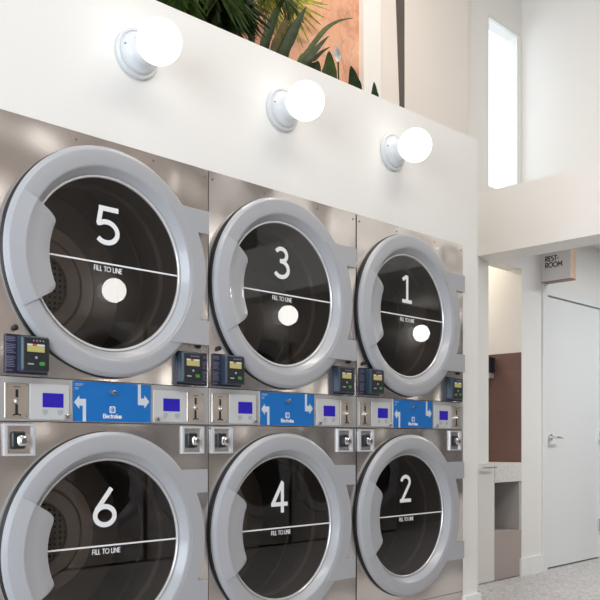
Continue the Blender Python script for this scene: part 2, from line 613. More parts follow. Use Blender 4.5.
# capitals and small letters as strokes: (advance, strokes) in units of the capital height
def letters():
    S = lambda: arc(0.27, 0.74, 0.20, 40, 270, 14, 0.20) + arc(0.27, 0.27, 0.22, 85, -145, 14, 0.23)
    return {
        'R': (0.66, [[(0.1, 0), (0.1, 1)], [(0.1, 0.94), (0.3, 0.94)] + arc(0.32, 0.71, 0.22, 80, -80, 12, 0.23) + [(0.1, 0.47)], [(0.27, 0.47), (0.55, 0)]]),
        'E': (0.56, [[(0.1, 0), (0.1, 1)], [(0.1, 0.94), (0.5, 0.94)], [(0.1, 0.52), (0.46, 0.52)], [(0.1, 0.06), (0.5, 0.06)]]),
        'S': (0.58, [S()]),
        'T': (0.60, [[(0.3, 0), (0.3, 1)], [(0.02, 0.94), (0.58, 0.94)]]),
        '-': (0.40, [[(0.06, 0.42), (0.34, 0.42)]]),
        'O': (0.94, [arc(0.46, 0.5, 0.40, 0, 360, 32, 0.44)]),
        'M': (0.98, [[(0.12, 0), (0.18, 1)], [(0.18, 0.94), (0.48, 0.30)], [(0.48, 0.30), (0.78, 0.94)], [(0.78, 1), (0.84, 0)]]),
        'F': (0.52, [[(0.1, 0), (0.1, 1)], [(0.1, 0.94), (0.48, 0.94)], [(0.1, 0.50), (0.44, 0.50)]]),
        'I': (0.24, [[(0.1, 0), (0.1, 1)]]),
        'L': (0.50, [[(0.1, 0), (0.1, 1)], [(0.1, 0.06), (0.46, 0.06)]]),
        'N': (0.76, [[(0.1, 0), (0.1, 1)], [(0.12, 0.95), (0.62, 0.05)], [(0.64, 0), (0.64, 1)]]),
        ' ': (0.34, []),
        'l': (0.26, [[(0.1, 0), (0.1, 1)]]),
        'e': (0.64, [[(0.07, 0.34), (0.53, 0.34)] + arc(0.30, 0.34, 0.23, 10, 310, 20, 0.27)]),
        'c': (0.56, [arc(0.30, 0.34, 0.23, 50, 310, 18, 0.27)]),
        't': (0.42, [[(0.2, 0), (0.2, 0.9)], [(0.04, 0.62), (0.38, 0.62)]]),
        'r': (0.44, [[(0.1, 0), (0.1, 0.67)], [(0.1, 0.5), (0.2, 0.6), (0.38, 0.62)]]),
        'o': (0.66, [arc(0.31, 0.34, 0.24, 0, 360, 24, 0.27)]),
        'u': (0.64, [[(0.1, 0.67), (0.1, 0.25)] + arc(0.29, 0.25, 0.19, 180, 360, 10) + [(0.48, 0.25), (0.48, 0.67)], [(0.50, 0), (0.50, 0.67)]]),
        'x': (0.56, [[(0.04, 0), (0.5, 0.67)], [(0.04, 0.67), (0.5, 0)]]),
    }


LET = None


def lettering(name, txt, h, m, stroke=0.14, align='CENTER', sx=1.0, depth=0.0006):
    """a line of text built from strokes, its front on y = 0 and its middle at z = 0"""
    global LET
    LET = LET or letters()
    tot = sum(LET[c][0] for c in txt) * h * sx
    x = -tot / 2 if align == 'CENTER' else 0.0
    mb = MB()
    for c in txt:
        adv, st = LET[c]
        for k, p in enumerate(st):
            mb.ribbon([(x + a * h * sx, (b - 0.5) * h) for a, b in p], stroke * h, -0.00003 * k, depth)
        x += adv * h * sx
    return mb.mesh(name, m)


# ------------------------------------------------------------------ the stacked dryers
W = 0.785
DXS = {'5': -0.007, '3': -0.029, '1': -0.042}   # door centre, measured from the middle of each stack
ZU, ZL = 1.532, 0.644       # door centres
STRIP0, STRIP1 = 1.030, 1.160
TOP = 1.920
CACHE = {}


def part(name, key, fn, m, parent, smooth=None, loc=None):
    if key not in CACHE:
        mb = MB()
        fn(mb)
        CACHE[key] = mb.mesh(name, m, smooth)
    o = link(name, CACHE[key], parent)
    if loc:
        o.location = loc
    return o


def text_part(name, key, fn, parent, loc):
    if key not in CACHE:
        CACHE[key] = fn()
    o = link(name, CACHE[key], parent)
    o.location = loc
    return o


def f_cabinet(mb):
    h = W / 2 - 0.0012
    mb.box(-h, -h + 0.003, 0.004, 0.66, 0.0, TOP)
    mb.box(h - 0.003, h, 0.004, 0.66, 0.0, TOP)
    mb.box(-h + 0.003, h - 0.003, 0.004, 0.66, TOP - 0.003, TOP)
    mb.box(-h + 0.003, h - 0.003, 0.657, 0.66, 0.0, TOP - 0.003)
    mb.box(-h + 0.003, h - 0.003, 0.03, 0.65, STRIP0, STRIP1)


def f_upper(mb):
    h = W / 2 - 0.0015
    plate_with_hole(mb, -h, h, STRIP1 + 0.0015, TOP, (DX, ZU), 0.30, -0.003, 0.003)


def f_lower(mb):
    h = W / 2 - 0.0015
    plate_with_hole(mb, -h, h, 0.25, STRIP0 - 0.0015, (DX, ZL), 0.30, -0.003, 0.003)


def f_kick(mb):
    h = W / 2 - 0.0015
    mb.box(-h, h, -0.002, 0.003, 0.02, 0.2475)


def f_strip(mb):
    h = W / 2 - 0.0015
    mb.rbox(-h, h, -0.005, 0.003, STRIP0 + 0.001, STRIP1 - 0.001, 0.002)


def f_tub(mb):
    # door opening collar, stepped like the sheet metal around a drum mouth
    mb.lathe([(0.289, 0.0), (0.276, 0.012), (0.272, 0.09), (0.262, 0.10), (0.262, 0.135), (0.290, 0.15)], n=80)


def f_drum(mb):
    mb.lathe([(0.292, 0.152), (0.335, 0.165), (0.335, 0.30), (0.329, 0.308), (0.335, 0.316), (0.335, 0.47)], n=80)


def f_band(mb):
    # stepped steel bands around the perforated back plate
    mb.lathe([(0.3345, 0.47), (0.225, 0.462), (0.218, 0.445), (0.212, 0.440), (0.172, 0.452), (0.168, 0.466)], n=80)


def f_band_in(mb):
    mb.lathe([(0.168, 0.466), (0.163, 0.450), (0.158, 0.444), (0.114, 0.456), (0.110, 0.468)], n=80)


def f_back(mb):
    mb.lathe([(0.110, 0.468), (0.104, 0.455), (0.001, 0.45)], n=80)


def f_gasket(mb):
    mb.lathe([(0.305, -0.0035), (0.3595, -0.0035), (0.3608, -0.007), (0.358, -0.0115), (0.305, -0.0115)], n=96, closed=True)


def f_ring(mb):
    mb.lathe([(0.352, -0.0118), (0.3582, -0.0150), (0.3590, -0.0225), (0.3565, -0.0280), (0.3505, -0.0312), (0.3480, -0.0335), (0.3445, -0.0342),
              (0.322, -0.0350), (0.301, -0.0352), (0.2965, -0.0342), (0.2930, -0.0305), (0.2785, -0.0045), (0.2765, -0.0030), (0.2765, 0.0025), (0.2985, 0.0025), (0.2985, -0.0118)], n=128, closed=True)


def f_rim(mb):
    mb.lathe([(0.2763, 0.003), (0.2763, -0.0045), (0.2740, -0.0070), (0.2690, -0.0065), (0.2672, -0.0040), (0.2668, 0.003)], n=128, closed=True)


def f_glass(mb):
    mb.lathe([(0.2665, -0.0015), (0.2665, 0.0015)], n=96, caps=True)


HA0, HA1 = 151.0, 209.0


def f_handle(mb):
    n = 40
    prof = [(0.3570, -0.0285), (0.3510, -0.0325), (0.3485, -0.0348), (0.3450, -0.0362), (0.3090, -0.0385), (0.3035, -0.0410), (0.2990, -0.0410),
            (0.2940, -0.0380), (0.2620, -0.0310)]
    rows = []
    for i in range(n + 1):
        t = i / n
        a = HA0 + (HA1 - HA0) * t
        e = min(t, 1 - t) * (HA1 - HA0)          # degrees from the nearer end
        rin = 0.2175
        if e < 5.5:                               # rounded inner corners
            rin += 0.022 * (1 - math.sqrt(max(0, 1 - (1 - e / 5.5) ** 2)))
        p = prof + [(rin + 0.003, -0.0258), (rin, -0.0235), (rin, -0.0195), (0.262, -0.0265), (0.290, -0.0345), (0.34, -0.0340), (0.3555, -0.0270)]
        rows.append([(r * math.cos(math.radians(a)), y, r * math.sin(math.radians(a))) for r, y in p])
    k = len(rows[0])
    vs = [v for r in rows for v in r]
    fs = []
    for i in range(n):
        for q in range(k):
            p = (q + 1) % k
            fs.append((i * k + q, (i + 1) * k + q, (i + 1) * k + p, i * k + p))
    fs.append(tuple(range(k)))
    fs.append(tuple(n * k + q for q in reversed(range(k))))
    mb.add(vs, fs)


def f_hinge(mb):
    xr = W / 2 - 0.031 - DX + (0.006 if DX > -0.02 else -0.004)
    zt, zb, nt_, nb_ = 0.232, -0.229, 0.153, -0.146
    ra = 0.3610
    a1 = math.degrees(math.asin(nt_ / ra))
    a2 = math.degrees(math.asin(nb_ / ra))
    rl = 0.309
    b1 = math.degrees(math.asin(zt / rl))
    b2 = math.degrees(math.asin(zb / rl))
    pts = [(rl * math.cos(math.radians(b1)), zt), (xr, zt), (xr, nt_)] + arc(0, 0, ra, a1, a2, 24) + [(xr, nb_), (xr, zb)] + arc(0, 0, rl, b2, b1, 24)[:-1]
    mb.prism(list(reversed(pts)), -0.0370, -0.0130)


def f_line(mb):
    mb.box(-0.2655, 0.2655, -0.0022, -0.0015, -0.0026, 0.0026)


def make_door(parent, zc, d):
    root = bpy.data.objects.new('dryer_door', None)
    COL.objects.link(root)
    root.parent = parent
    root.location = (DX - (0.006 if zc < 1 else 0.0), 0, zc)
    where = 'upper' if zc > 1 else 'lower'
    if d:
        root['label'] = f'{where} round dryer door numbered {d}'
    part('gasket', 'gasket', f_gasket, M['black'], root, 40)
    part('door_ring', 'ring', f_ring, M['ring'], root, 40)
    part('glass_rim', 'rim', f_rim, M['rim'], root, 40)
    part('door_glass', 'glass', f_glass, M['door_glass'], root, 40)
    part('handle', 'handle', f_handle, M['ring'], root, 40)
    part('hinge_plate', 'hinge%.3f' % DX, f_hinge, M['ring'], root, 30)
    if d:
        mb = MB()
        digit(mb, d, 0.123, -0.007 if zc > 1 else -0.010, 0.119, -0.0022, -0.0015)
        o = mb.build('number_decal', M['white_print'], root)
        o['label'] = f'white number {d} on the door glass'
        part('fill_line', 'line', f_line, M['white_print'], root)
        text_part('fill_lettering', 'filltext', lambda: lettering('fill_lettering', 'FILL TO LINE', 0.0165, M['white_print'], 0.135, sx=1.04), root, (-0.004, -0.0021, -0.0175))
    return root


def f_reader(mb):
    mb.rbox(-0.066, 0.066, -0.006, 0.0, -0.057, 0.057, 0.003)


def make_reader(parent, x, z, s):
    """payment terminal on a navy plate; s is the side of the plate the terminal stands on (+1 right)"""
    r = bpy.data.objects.new('card_reader', None)
    COL.objects.link(r)
    r.parent = parent
    r.location = (x, -0.003, z)
    part('backing_plate', 'rd_plate', f_reader, M['navy_label'], r, 30)
    tx = 0.012 if s > 0 else -0.020

    def body(mb):
        mb.rbox(-0.043, 0.043, -0.036, -0.006, -0.051, 0.052, 0.006, 4)
    part('terminal_body', 'rd_body', body, M['slate_plastic'], r, 30, (tx, 0, 0))

    def face(mb):
        mb.rbox(-0.039, 0.041, -0.0385, -0.036, -0.047, 0.048, 0.004, 4)
    part('terminal_face', 'rd_face', face, M['dark_plastic'], r, 30, (tx, 0, 0))

    def scr(mb):
        mb.box(-0.028, 0.026, -0.0392, -0.0385, 0.006, 0.023)
    part('terminal_screen', 'rd_scr', scr, M['lcd_yellow'], r, None, (tx, 0, 0))

    def scr2(mb):
        mb.box(-0.028, 0.026, -0.0390, -0.0385, 0.0235, 0.029)
    part('screen_header', 'rd_scr2', scr2, M['lcd_white'], r, None, (tx, 0, 0))

    def tag_(mb):
        mb.box(-0.012, 0.002, -0.0393, -0.0390, 0.0235, 0.029)
    part('screen_tag', 'rd_tag', tag_, M['lcd_red'], r, None, (tx, 0, 0))

    def btn(mb):
        mb.rbox(0.010, 0.027, -0.0410, -0.0385, -0.033, -0.022, 0.004, 4)
    part('green_button', 'rd_btn', btn, M['green'], r, None, (tx, 0, 0))

    def dots(mb):
        mb.cyl((0.0, -0.010), 0.004, -0.0393, -0.0385, 16)
    part('contactless_mark', 'rd_dots', dots, M['button_grey'], r, None, (tx, 0, 0))

    def led(mb):
        mb.cyl((0, 0.039), 0.0020, -0.0392, -0.0385, 10)
    for k in range(4):
        part('indicator_light', 'rd_led', led, M['button_grey'], r, None, (tx - 0.008 + k * 0.010, 0, 0))

    def model(mb):
        mb.box(-0.026, -0.008, -0.0391, -0.0385, -0.031, -0.027)
    part('key_legend', 'rd_leg', model, M['button_grey'], r, None, (tx, 0, 0))

    def ink(mb):
        rnd = random.Random(5)
        z0 = 0.048
        k = 0
        while z0 > -0.05:
            if k in (3, 9, 16):
                z0 -= 0.006
            mb.box(-0.016, 0.004 + rnd.random() * 0.010, -0.0065, -0.006, z0 - 0.0018, z0)
            z0 -= 0.0048
            k += 1
    part('instruction_print', 'rd_ink', ink, M['label_ink'], r, None, (-0.048 if s > 0 else 0.050, 0, 0))
    return r


def make_coin_panel(parent, x, flip):
    c = bpy.data.objects.new('coin_panel', None)
    COL.objects.link(c)
    c.parent = parent
    c.location = (x, -0.005, 1.091)

    def plate(mb):
        mb.rbox(-0.036, 0.036, -0.003, 0, -0.052, 0.050, 0.002)
    part('coin_plate', 'cn_plate', plate, M['steel_plate'], c, 30)

    def slot(mb):
        mb.box(-0.003, 0.005, -0.0042, -0.003, 0.008, 0.031)
    part('coin_slot', 'cn_slot', slot, M['dark_plastic'], c)

    def ret(mb):
        mb.prism([(-0.010, -0.047), (-0.010, -0.041), (-0.004, -0.0385), (-0.004, -0.012), (0.004, -0.012), (0.004, -0.0385), (0.013, -0.041), (0.013, -0.047), (0.009, -0.043), (-0.006, -0.043)][::-1], -0.0042, -0.003)
    part('return_slot', 'cn_ret', ret, M['dark_plastic'], c)

    def leg(mb):
        mb.box(-0.010, 0.012, -0.0036, -0.003, 0.0375, 0.0395)
    part('coin_legend', 'cn_leg', leg, M['dark_plastic'], c)

    def knob(mb):
        mb.lathe([(0.0001, -0.016), (0.005, -0.015), (0.0075, -0.010), (0.0075, -0.003)], (-0.002, 0, -0.004), 20)
        mb.box(-0.012, 0.0, -0.010, -0.006, -0.007, -0.002)
    part('return_knob', 'cn_knob', knob, M['chrome'], c, 40)

    def scr(mb):
        mb.cyl((0, 0), 0.0024, -0.0042, -0.003, 10)
    for sx in (-0.031, 0.031):
        for sz in (-0.046, 0.044):
            part('plate_screw', 'cn_scr', scr, M['chrome'], c, None, (sx, 0, sz))
    return c


def make_display(parent, x, w, flip):
    c = bpy.data.objects.new('display_panel', None)
    COL.objects.link(c)
    c.parent = parent
    c.location = (x, -0.005, 1.092)
    hw = w / 2

    def plate(mb):
        mb.rbox(-hw, hw, -0.003, 0, -0.056, 0.050, 0.003)
    part('bezel', f'dp_plate{w:.3f}', plate, M['panel_grey'], c, 30)
    dx = 0.010 if not flip else 0.006

    def lcd(mb):
        mb.box(-0.034, 0.034, -0.0038, -0.003, -0.019, 0.0235)
    part('lcd_screen', 'dp_lcd', lcd, M['lcd'], c, None, (dx, 0, 0))

    def btn(mb):
        sx = 0.0
        if True:
            mb.add([(sx - 0.009, -0.0042, -0.026), (sx - 0.009, -0.0042, -0.036), (sx, -0.0042, -0.043), (sx + 0.009, -0.0042, -0.036), (sx + 0.009, -0.0042, -0.026),
                    (sx - 0.009, -0.003, -0.026), (sx - 0.009, -0.003, -0.036), (sx, -0.003, -0.043), (sx + 0.009, -0.003, -0.036), (sx + 0.009, -0.003, -0.026)],
                   [(0, 1, 2, 3, 4), (5, 6, 1, 0), (6, 7, 2, 1), (7, 8, 3, 2), (8, 9, 4, 3), (9, 5, 0, 4)])
    for sx in (-0.026, 0.024):
        part('arrow_button', 'dp_btn', btn, M['button_grey'], c, None, (dx + sx, 0, 0))

    def lk(mb):
        mb.lathe([(0.0001, -0.014), (0.0075, -0.013), (0.0088, -0.009), (0.0088, -0.003)], (0, 0, 0), 20)
    l = part('cam_lock', 'dp_lock', lk, M['chrome'], c, 40, (hw - 0.012 if not flip else -hw + 0.012, 0, -0.046))

    def key(mb):
        mb.box(-0.0012, 0.0012, -0.0146, -0.0138, -0.004, 0.004)
    part('keyway', 'dp_key', key, M['black'], l)
    return c


BX0, BX1 = -0.1385, 0.1455


def make_blue(parent):
    c = bpy.data.objects.new('instruction_panel', None)
    COL.objects.link(c)
    c.parent = parent
    c.location = (0.0, -0.005, 0)

    def plate(mb):
        mb.box(BX0, BX1, -0.004, 0, STRIP0 + 0.0035, STRIP1 - 0.0035)
    part('blue_plate', 'bl_plate', plate, M['blue'], c)

    def edge(mb):
        z0, z1 = STRIP0 + 0.001, STRIP1 - 0.001
        mb.box(BX0 - 0.003, BX1 + 0.003, -0.0032, 0, z0, z0 + 0.0025)
        mb.box(BX0 - 0.003, BX1 + 0.003, -0.0032, 0, z1 - 0.0025, z1)
        mb.box(BX0 - 0.003, BX0 - 0.0005, -0.0032, 0, z0, z1)
        mb.box(BX1 + 0.0005, BX1 + 0.003, -0.0032, 0, z0, z1)
    part('metal_edge', 'bl_edge', edge, M['chrome'], c)

    y0, y1 = -0.0045, -0.004
    z0, z1 = STRIP0 + 0.0035, STRIP1 - 0.0035

    def arrow_l(mb):
        # left arrow: up from the bottom edge, then pointing left
        mb.prism([(BX0 + 0.033, z0), (BX0 + 0.044, z0), (BX0 + 0.044, z0 + 0.069), (BX0 + 0.021, z0 + 0.069), (BX0 + 0.021, z0 + 0.079),
                  (BX0 + 0.003, z0 + 0.058), (BX0 + 0.021, z0 + 0.038), (BX0 + 0.021, z0 + 0.048), (BX0 + 0.033, z0 + 0.048)], y0, y1)

    def arrow_r(mb):
        # right arrow: down from the top edge, then pointing right
        mb.prism([(BX1 - 0.050, z1), (BX1 - 0.050, z1 - 0.067), (BX1 - 0.025, z1 - 0.067), (BX1 - 0.025, z1 - 0.077), (BX1 - 0.006, z1 - 0.055),
                  (BX1 - 0.025, z1 - 0.035), (BX1 - 0.025, z1 - 0.045), (BX1 - 0.039, z1 - 0.045), (BX1 - 0.039, z1)], y0, y1)
    part('direction_arrow', 'bl_arrow_l', arrow_l, M['arrow'], c)
    part('direction_arrow', 'bl_arrow_r', arrow_r, M['arrow'], c)

    def small(mb):
        for k, (zz, ww) in enumerate(((1.147, 0.030), (1.143, 0.024), (1.135, 0.012), (1.131, 0.012))):
            mb.box(BX0 + 0.006, BX0 + 0.006 + ww, -0.0044, -0.004, zz, zz + 0.002)
    part('small_print', 'bl_small', small, M['button_grey'], c)

    def emblem(mb):
        y0, y1 = -0.0046, -0.004
        mb.prism(list(reversed(rrect(-0.0105, 0.0105, 1.0615, 1.0825, 0.004, 5))), y0, y1)
    part('emblem', 'bl_emb', emblem, M['white_print'], c)

    def emblem2(mb):
        y0, y1 = -0.0051, -0.0046
        cx, cz = 0.0, 1.072
        mb.ribbon([(cx + px, cz + pz) for px, pz in arc(0, 0, 0.0066, 60, 300, 20)], 0.0026, y0, y1)
        mb.prism([(cx - 0.004, cz), (cx + 0.004, cz - 0.0065), (cx + 0.004, cz + 0.0065)], y0, y1)
        mb.box(cx + 0.005, cx + 0.0068, y0, y1, cz - 0.0062, cz + 0.0062)
    part('emblem_mark', 'bl_emb2', emblem2, M['blue'], c)
    text_part('maker_lettering', 'bl_text', lambda: lettering('maker_lettering', 'Electrolux', 0.0140, M['white_print'], 0.19, sx=0.98), c, (0.0, -0.0044, 1.0515))

    def lk(mb):
        mb.lathe([(0.0001, -0.016), (0.007, -0.015), (0.0085, -0.011), (0.0085, -0.004)], (0, 0, 1.126), 20)
        mb.box(-0.017, -0.004, -0.015, -0.011, 1.1225, 1.1275)
    l = part('panel_lock', 'bl_lock', lk, M['chrome'], c, 40)

    def kw(mb):
        mb.cyl((0.001, 1.126), 0.0035, -0.0168, -0.0155, 14)
    part('keyway', 'bl_kw', kw, M['black'], l)
    return c


def make_coin_box(parent, x, s=1):
    c = bpy.data.objects.new('coin_box', None)
    COL.objects.link(c)
    c.parent = parent
    c.location = (x, -0.003, 0.977)

    def frame(mb):
        for a, b, cc, d in ((-0.047, -0.039, -0.047, 0.046), (0.038, 0.047, -0.047, 0.046), (-0.039, 0.038, 0.040, 0.046), (-0.039, 0.038, -0.047, -0.041)):
            mb.box(a, b, -0.010, 0.0, cc, d)
    part('box_frame', 'cb_frame', frame, M['frame_silver'], c)

    def inner(mb):
        mb.box(-0.039, 0.038, -0.0035, 0.0, -0.041, 0.040)
    part('box_plate', 'cb_plate', inner, M['steel'], c)

    def housing(mb):
        mb.rbox(-0.026, 0.016, -0.014, -0.003, -0.026, 0.024, 0.006, 4)
    part('lock_housing', 'cb_house', housing, M['dark_plastic'], c, 30)

    def lk(mb):
        mb.rbox(-0.012, 0.015, -0.023, -0.012, -0.018, 0.012, 0.008, 5)
        mb.lathe([(0.0125, -0.012), (0.0125, -0.028), (0.010, -0.030), (0.0001, -0.030)], (0.003, 0, -0.004), 24)
    l = part('lock_barrel', 'cb_lock', lk, M['chrome'], c, 35)

    def kw(mb):
        mb.lathe([(0.0070, -0.0306), (0.0070, -0.0298)], (0.003, 0, -0.004), 18, caps=True)
    part('keyway', 'cb_kw', kw, M['bolt'], l)
    return c


def make_stack(xc, up, low, label, loc=None, rotz=0.0, detail=True, group=None):
    global DX
    DX = DXS.get(up, -0.029)
    q = (lambda x: x) if up == '5' else (lambda x: 1.035 * x - 0.0135)
    t = thing('stacked_dryer', label, 'clothes dryer', loc or (xc, 0, 0), rotz, group)
    part('cabinet', 'cabinet', f_cabinet, M['steel'], t)
    o = part('upper_front_panel', 'upper%s' % up, f_upper, M['steel'], t)
    part('lower_front_panel', 'lower%s' % up, f_lower, M['steel'], t)
    part('kick_plate', 'kick', f_kick, M['steel'], t)
    part('control_strip', 'strip', f_strip, M['strip_steel'], t, 30)
    for zc in (ZU, ZL):
        d = bpy.data.objects.new('drum', CACHE.setdefault('drumroot', None))
        COL.objects.link(d)
        d.parent = t
        d.location = (DX, 0, zc)
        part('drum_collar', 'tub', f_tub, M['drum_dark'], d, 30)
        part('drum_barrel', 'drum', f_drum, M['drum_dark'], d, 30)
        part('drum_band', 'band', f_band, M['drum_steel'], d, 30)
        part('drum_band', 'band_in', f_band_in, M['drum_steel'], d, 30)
        part('drum_back', 'back', f_back, M['perforated'], d, 30)
    make_door(t, ZU, up)
    make_door(t, ZL, low)
    make_blue(t).location.x = 0.0 if up == '5' else -0.012
    if not detail:
        return t
    make_reader(t, q(-0.288), 1.2245, 1)
    make_reader(t, q(0.316), 1.2215, -1)

    def bt(mb):
        mb.lathe([(0.0001, -0.016), (0.006, -0.015), (0.0085, -0.011), (0.0085, -0.003)], n=20)
    for x in (-0.3235, 0.3445):
        part('service_button', 'sbtn', bt, M['black'], t, 40, (q(x), 0, 1.301))

    def scw(mb):
        mb.lathe([(0.0001, -0.006), (0.003, -0.0055), (0.0042, -0.003)], n=12)
    for x, z in ((-0.375, 1.893), (-0.125, 1.896), (0.16, 1.898), (0.374, 1.895), (0.380, 1.174), (-0.384, 1.174), (-0.384, 1.018), (0.380, 1.745), (0.380, 1.34)):
        part('screw', 'screw', scw, M['bolt'], t, 40, (x, 0, z))
    make_coin_panel(t, q(-0.320), False)
    make_display(t, q(-0.2145), 0.128, False)
    make_display(t, q(0.224), 0.134, True)
    make_coin_panel(t, q(0.331), True)
    make_coin_box(t, q(-0.311))
    make_coin_box(t, q(0.319))
    return t


XC = [-0.3925, 0.3925, 1.1815]
make_stack(XC[0], '5', '6', 'stainless steel stacked dryer with round doors numbered 5 and 6, nearest the viewer')
make_stack(XC[1], '3', '4', 'stainless steel stacked dryer with round doors numbered 3 and 4, middle of the row')
make_stack(XC[2], '1', '2', 'stainless steel stacked dryer with round doors numbered 1 and 2, beside the white wall end')
XE = XC[2] + W / 2
for k in range(5):
    make_stack(0, '', '', 'stainless steel stacked dryer in the opposite row, mirrored in the dark door glass', (1.65 + 0.823 * k, -3.36, 0), PI, False, 'dryers in the opposite row')

# ------------------------------------------------------------------ the setting
WE, WT = 1.703, 2.455       # free end and top of the bulkhead wall
YB = 0.84                   # restroom wall plane
H = 4.19                    # ceiling
YO = -3.70                  # opposite wall

mb = MB()
mb.prism([(-4.6, TOP + 0.002), (WE, TOP + 0.002), (WE, 2.466), (-4.6, 2.36)], 0.0, 0.11)   # above the machines, its top a little out of level
mb.box(XE + 0.002, WE, 0.0, 0.11, 0.0, TOP + 0.002)          # strip right of the machines
mb.box(WE - 0.11, WE, 0.11, YB, 0.0, 2.463)                     # return at the free end
mb.box(-4.6, XC[0] - W / 2 - 0.002, 0.0, 0.11, 0.0, TOP + 0.002)
struct('wall_laundry', mb, M['wall'])

mb = MB()
mb.box(XE + 0.004, WE + 0.014, -0.014, 0.0, 0.0, 0.223)
mb.box(WE, WE + 0.014, 0.0, YB, 0.0, 0.223)
struct('baseboard_laundry', mb, M['white_trim'])

struct('floor', MB().box(-4.8, 9.0, -4.3, 3.0, -0.1, 0.0), M['floor'])
struct('ceiling', MB().box(-4.8, 9.0, -3.9, YB + 0.12, H, H + 0.1), M['ceiling'])

# planter ledge behind the bulkhead, with soil
struct('planter_ledge', MB().box(-4.6, WE - 0.11, 0.11, 0.80, 2.25, 2.40), M['soil'], 'soil bed on top of the laundry wall')

# plaster wall with trim, painted gap shade and column behind the plants
YP = 0.80
struct('wall_plaster', MB().box(-4.6, 1.737, YP, YP + 0.15, 2.25, H), M['plaster'])
mb = MB()
mb.box(1.737, 1.775, YP - 0.035, YP + 0.15, 2.25, H)
mb.box(1.775, 1.905, YP - 0.022, YP + 0.15, 2.25, H)
struct('trim_1', mb, M['white_trim'])
struct('wall_reveal', MB().box(1.905, 2.15, YP, YP + 0.15, 2.25, H), M['wall_warm'])
struct('gap_shade_strip', MB().prism([(2.148, 2.25), (2.150, 2.25), (2.150, H), (2.036, H)], YP - 0.004, YP), M['gap_shade'])  # flat sheet painted dark in place of the shaded gap
struct('wall_column', MB().box(2.15, 2.829, YP - 0.005, YP + 0.15, 2.25, H), M['wall_warm'])

# restroom wall plane: niche, door opening, high window
NX0, NX1, NT = 3.251, 3.588, 2.215
DX0, DX1, DH = 3.945, 4.862, 2.078
WX0, WX1, WZ0, WZ1 = 3.150, 3.568, 2.72, 3.918
T = 0.12
HB, HTOP = 2.23, 2.655
mb = MB()
mb.box(WE, 2.83, YB + 0.10, YB + T + 0.10, 0.0, 2.45)
mb.box(2.815, 3.016, YB, YB + T, 0.0, H)
mb.box(3.016, NX1, YB, YB + T, NT + 0.015, WZ0)
mb.box(3.016, WX0, YB, YB + T, WZ0, H)
mb.box(WX1, 3.594, YB, YB + T, WZ0, H)
mb.box(WX0, WX1, YB, YB + T, WZ1, H)
mb.vprism([(3.016, YB), (NX0, YB + 0.065), (NX0, YB + 0.9), (3.016, YB + 0.9)], 0.80, NT + 0.015)
struct('wall_window', mb, M['wall'])

mb = MB()
mb.box(NX1 + 0.02, DX0, YB, YB + T, 0.0, HTOP)
mb.box(NX1, NX1 + 0.02, YB, YB + T, NT + 0.015, HTOP)
mb.box(DX0, DX1, YB, YB + T, DH + 0.012, HTOP)
mb.box(DX1, 9.0, YB, YB + T, 0.0, HTOP)
struct('wall_restroom', mb, M['wall'])

# header beam and the upper wall above the passage
struct('wall_header', MB().box(3.016, 3.262, YO, YB, HB, HTOP), M['wall'])
struct('wall_upper', MB().box(3.594, 3.70, YO, YB + T, HTOP - 0.04, H), M['wall'])
struct('ceiling_passage', MB().box(3.262, 9.0, YO, YB, HTOP - 0.08, HTOP - 0.002), M['ceiling'])

# niche behind the opening
mb = MB()
mb.box(NX1, NX1 + 0.02, YB, 2.25, 0.0, NT + 0.015)
mb.box(NX1, NX1 + 0.02, YB + T, 2.25, NT + 0.015, 2.6)
mb.box(3.016, NX1 + 0.02, 2.25, 2.35, 0.0, 2.6)
mb.box(3.016, NX1, YB + T, 2.25, 2.55, 2.6)
mb.box(2.90, 3.016, YB + T, 2.35, 0.0, 2.6)
struct('wall_niche', mb, M['wall'])
struct('trim_3', MB().box(NX1 - 0.006, NX1, YB + 0.001, 2.25, 0.824, 1.622), M['tile'], 'brown tiled wainscot in the niche')

# window
win = bpy.data.objects.new('window_1', None)
COL.objects.link(win)
win['kind'] = 'structure'
win.location = (WX0, YB, WZ0)
ww, wh = WX1 - WX0, WZ1 - WZ0
mb = MB()
mb.box(0.0, 0.008, 0.006, 0.05, 0, wh)
mb.box(ww - 0.03, ww, 0.006, 0.05, 0, wh)
mb.box(0.008, ww - 0.03, 0.006, 0.05, 0, 0.02)
mb.box(0.008, ww - 0.03, 0.006, 0.05, wh - 0.012, wh)
mb.build('window_frame', M['white_trim'], win)
MB().box(0.008, ww - 0.03, 0.014, 0.020, 0.02, wh - 0.012).build('window_pane', M['window_glass'], win)

# restroom door
door = bpy.data.objects.new('door_1', None)
COL.objects.link(door)
door['kind'] = 'structure'
door['label'] = 'white flush restroom door with a chrome lever'
door.location = (DX0, YB, 0)
dw = DX1 - DX0
MB().box(0.003, dw - 0.003, 0.012, 0.055, 0.012, DH).build('door_slab', M['door_white'], door)
mb = MB()
mb.box(-0.066, 0.0, -0.014, 0.0, 0.0, DH + 0.09)
mb.box(dw, dw + 0.066, -0.014, 0.0, 0.0, DH + 0.09)
mb.box(0.0, dw, -0.014, 0.0, DH + 0.006, DH + 0.09)
mb.box(0.0, 0.003, 0.0, T, 0.0, DH + 0.006)
mb.box(dw - 0.003, dw, 0.0, T, 0.0, DH + 0.006)
mb.box(0.003, dw - 0.003, 0.0, T, DH + 0.006, DH + 0.012)
mb.box(0.003, 0.02, 0.056, 0.08, 0.0, DH + 0.006)
mb.box(dw - 0.02, dw - 0.003, 0.056, 0.08, 0.0, DH + 0.006)
mb.build('door_casing', M['door_white'], door)
lv = MB()
lv.lathe([(0.0001, -0.010), (0.025, -0.008), (0.0265, -0.003), (0.0265, 0.012)], (0.072, 0, 1.005), 28)
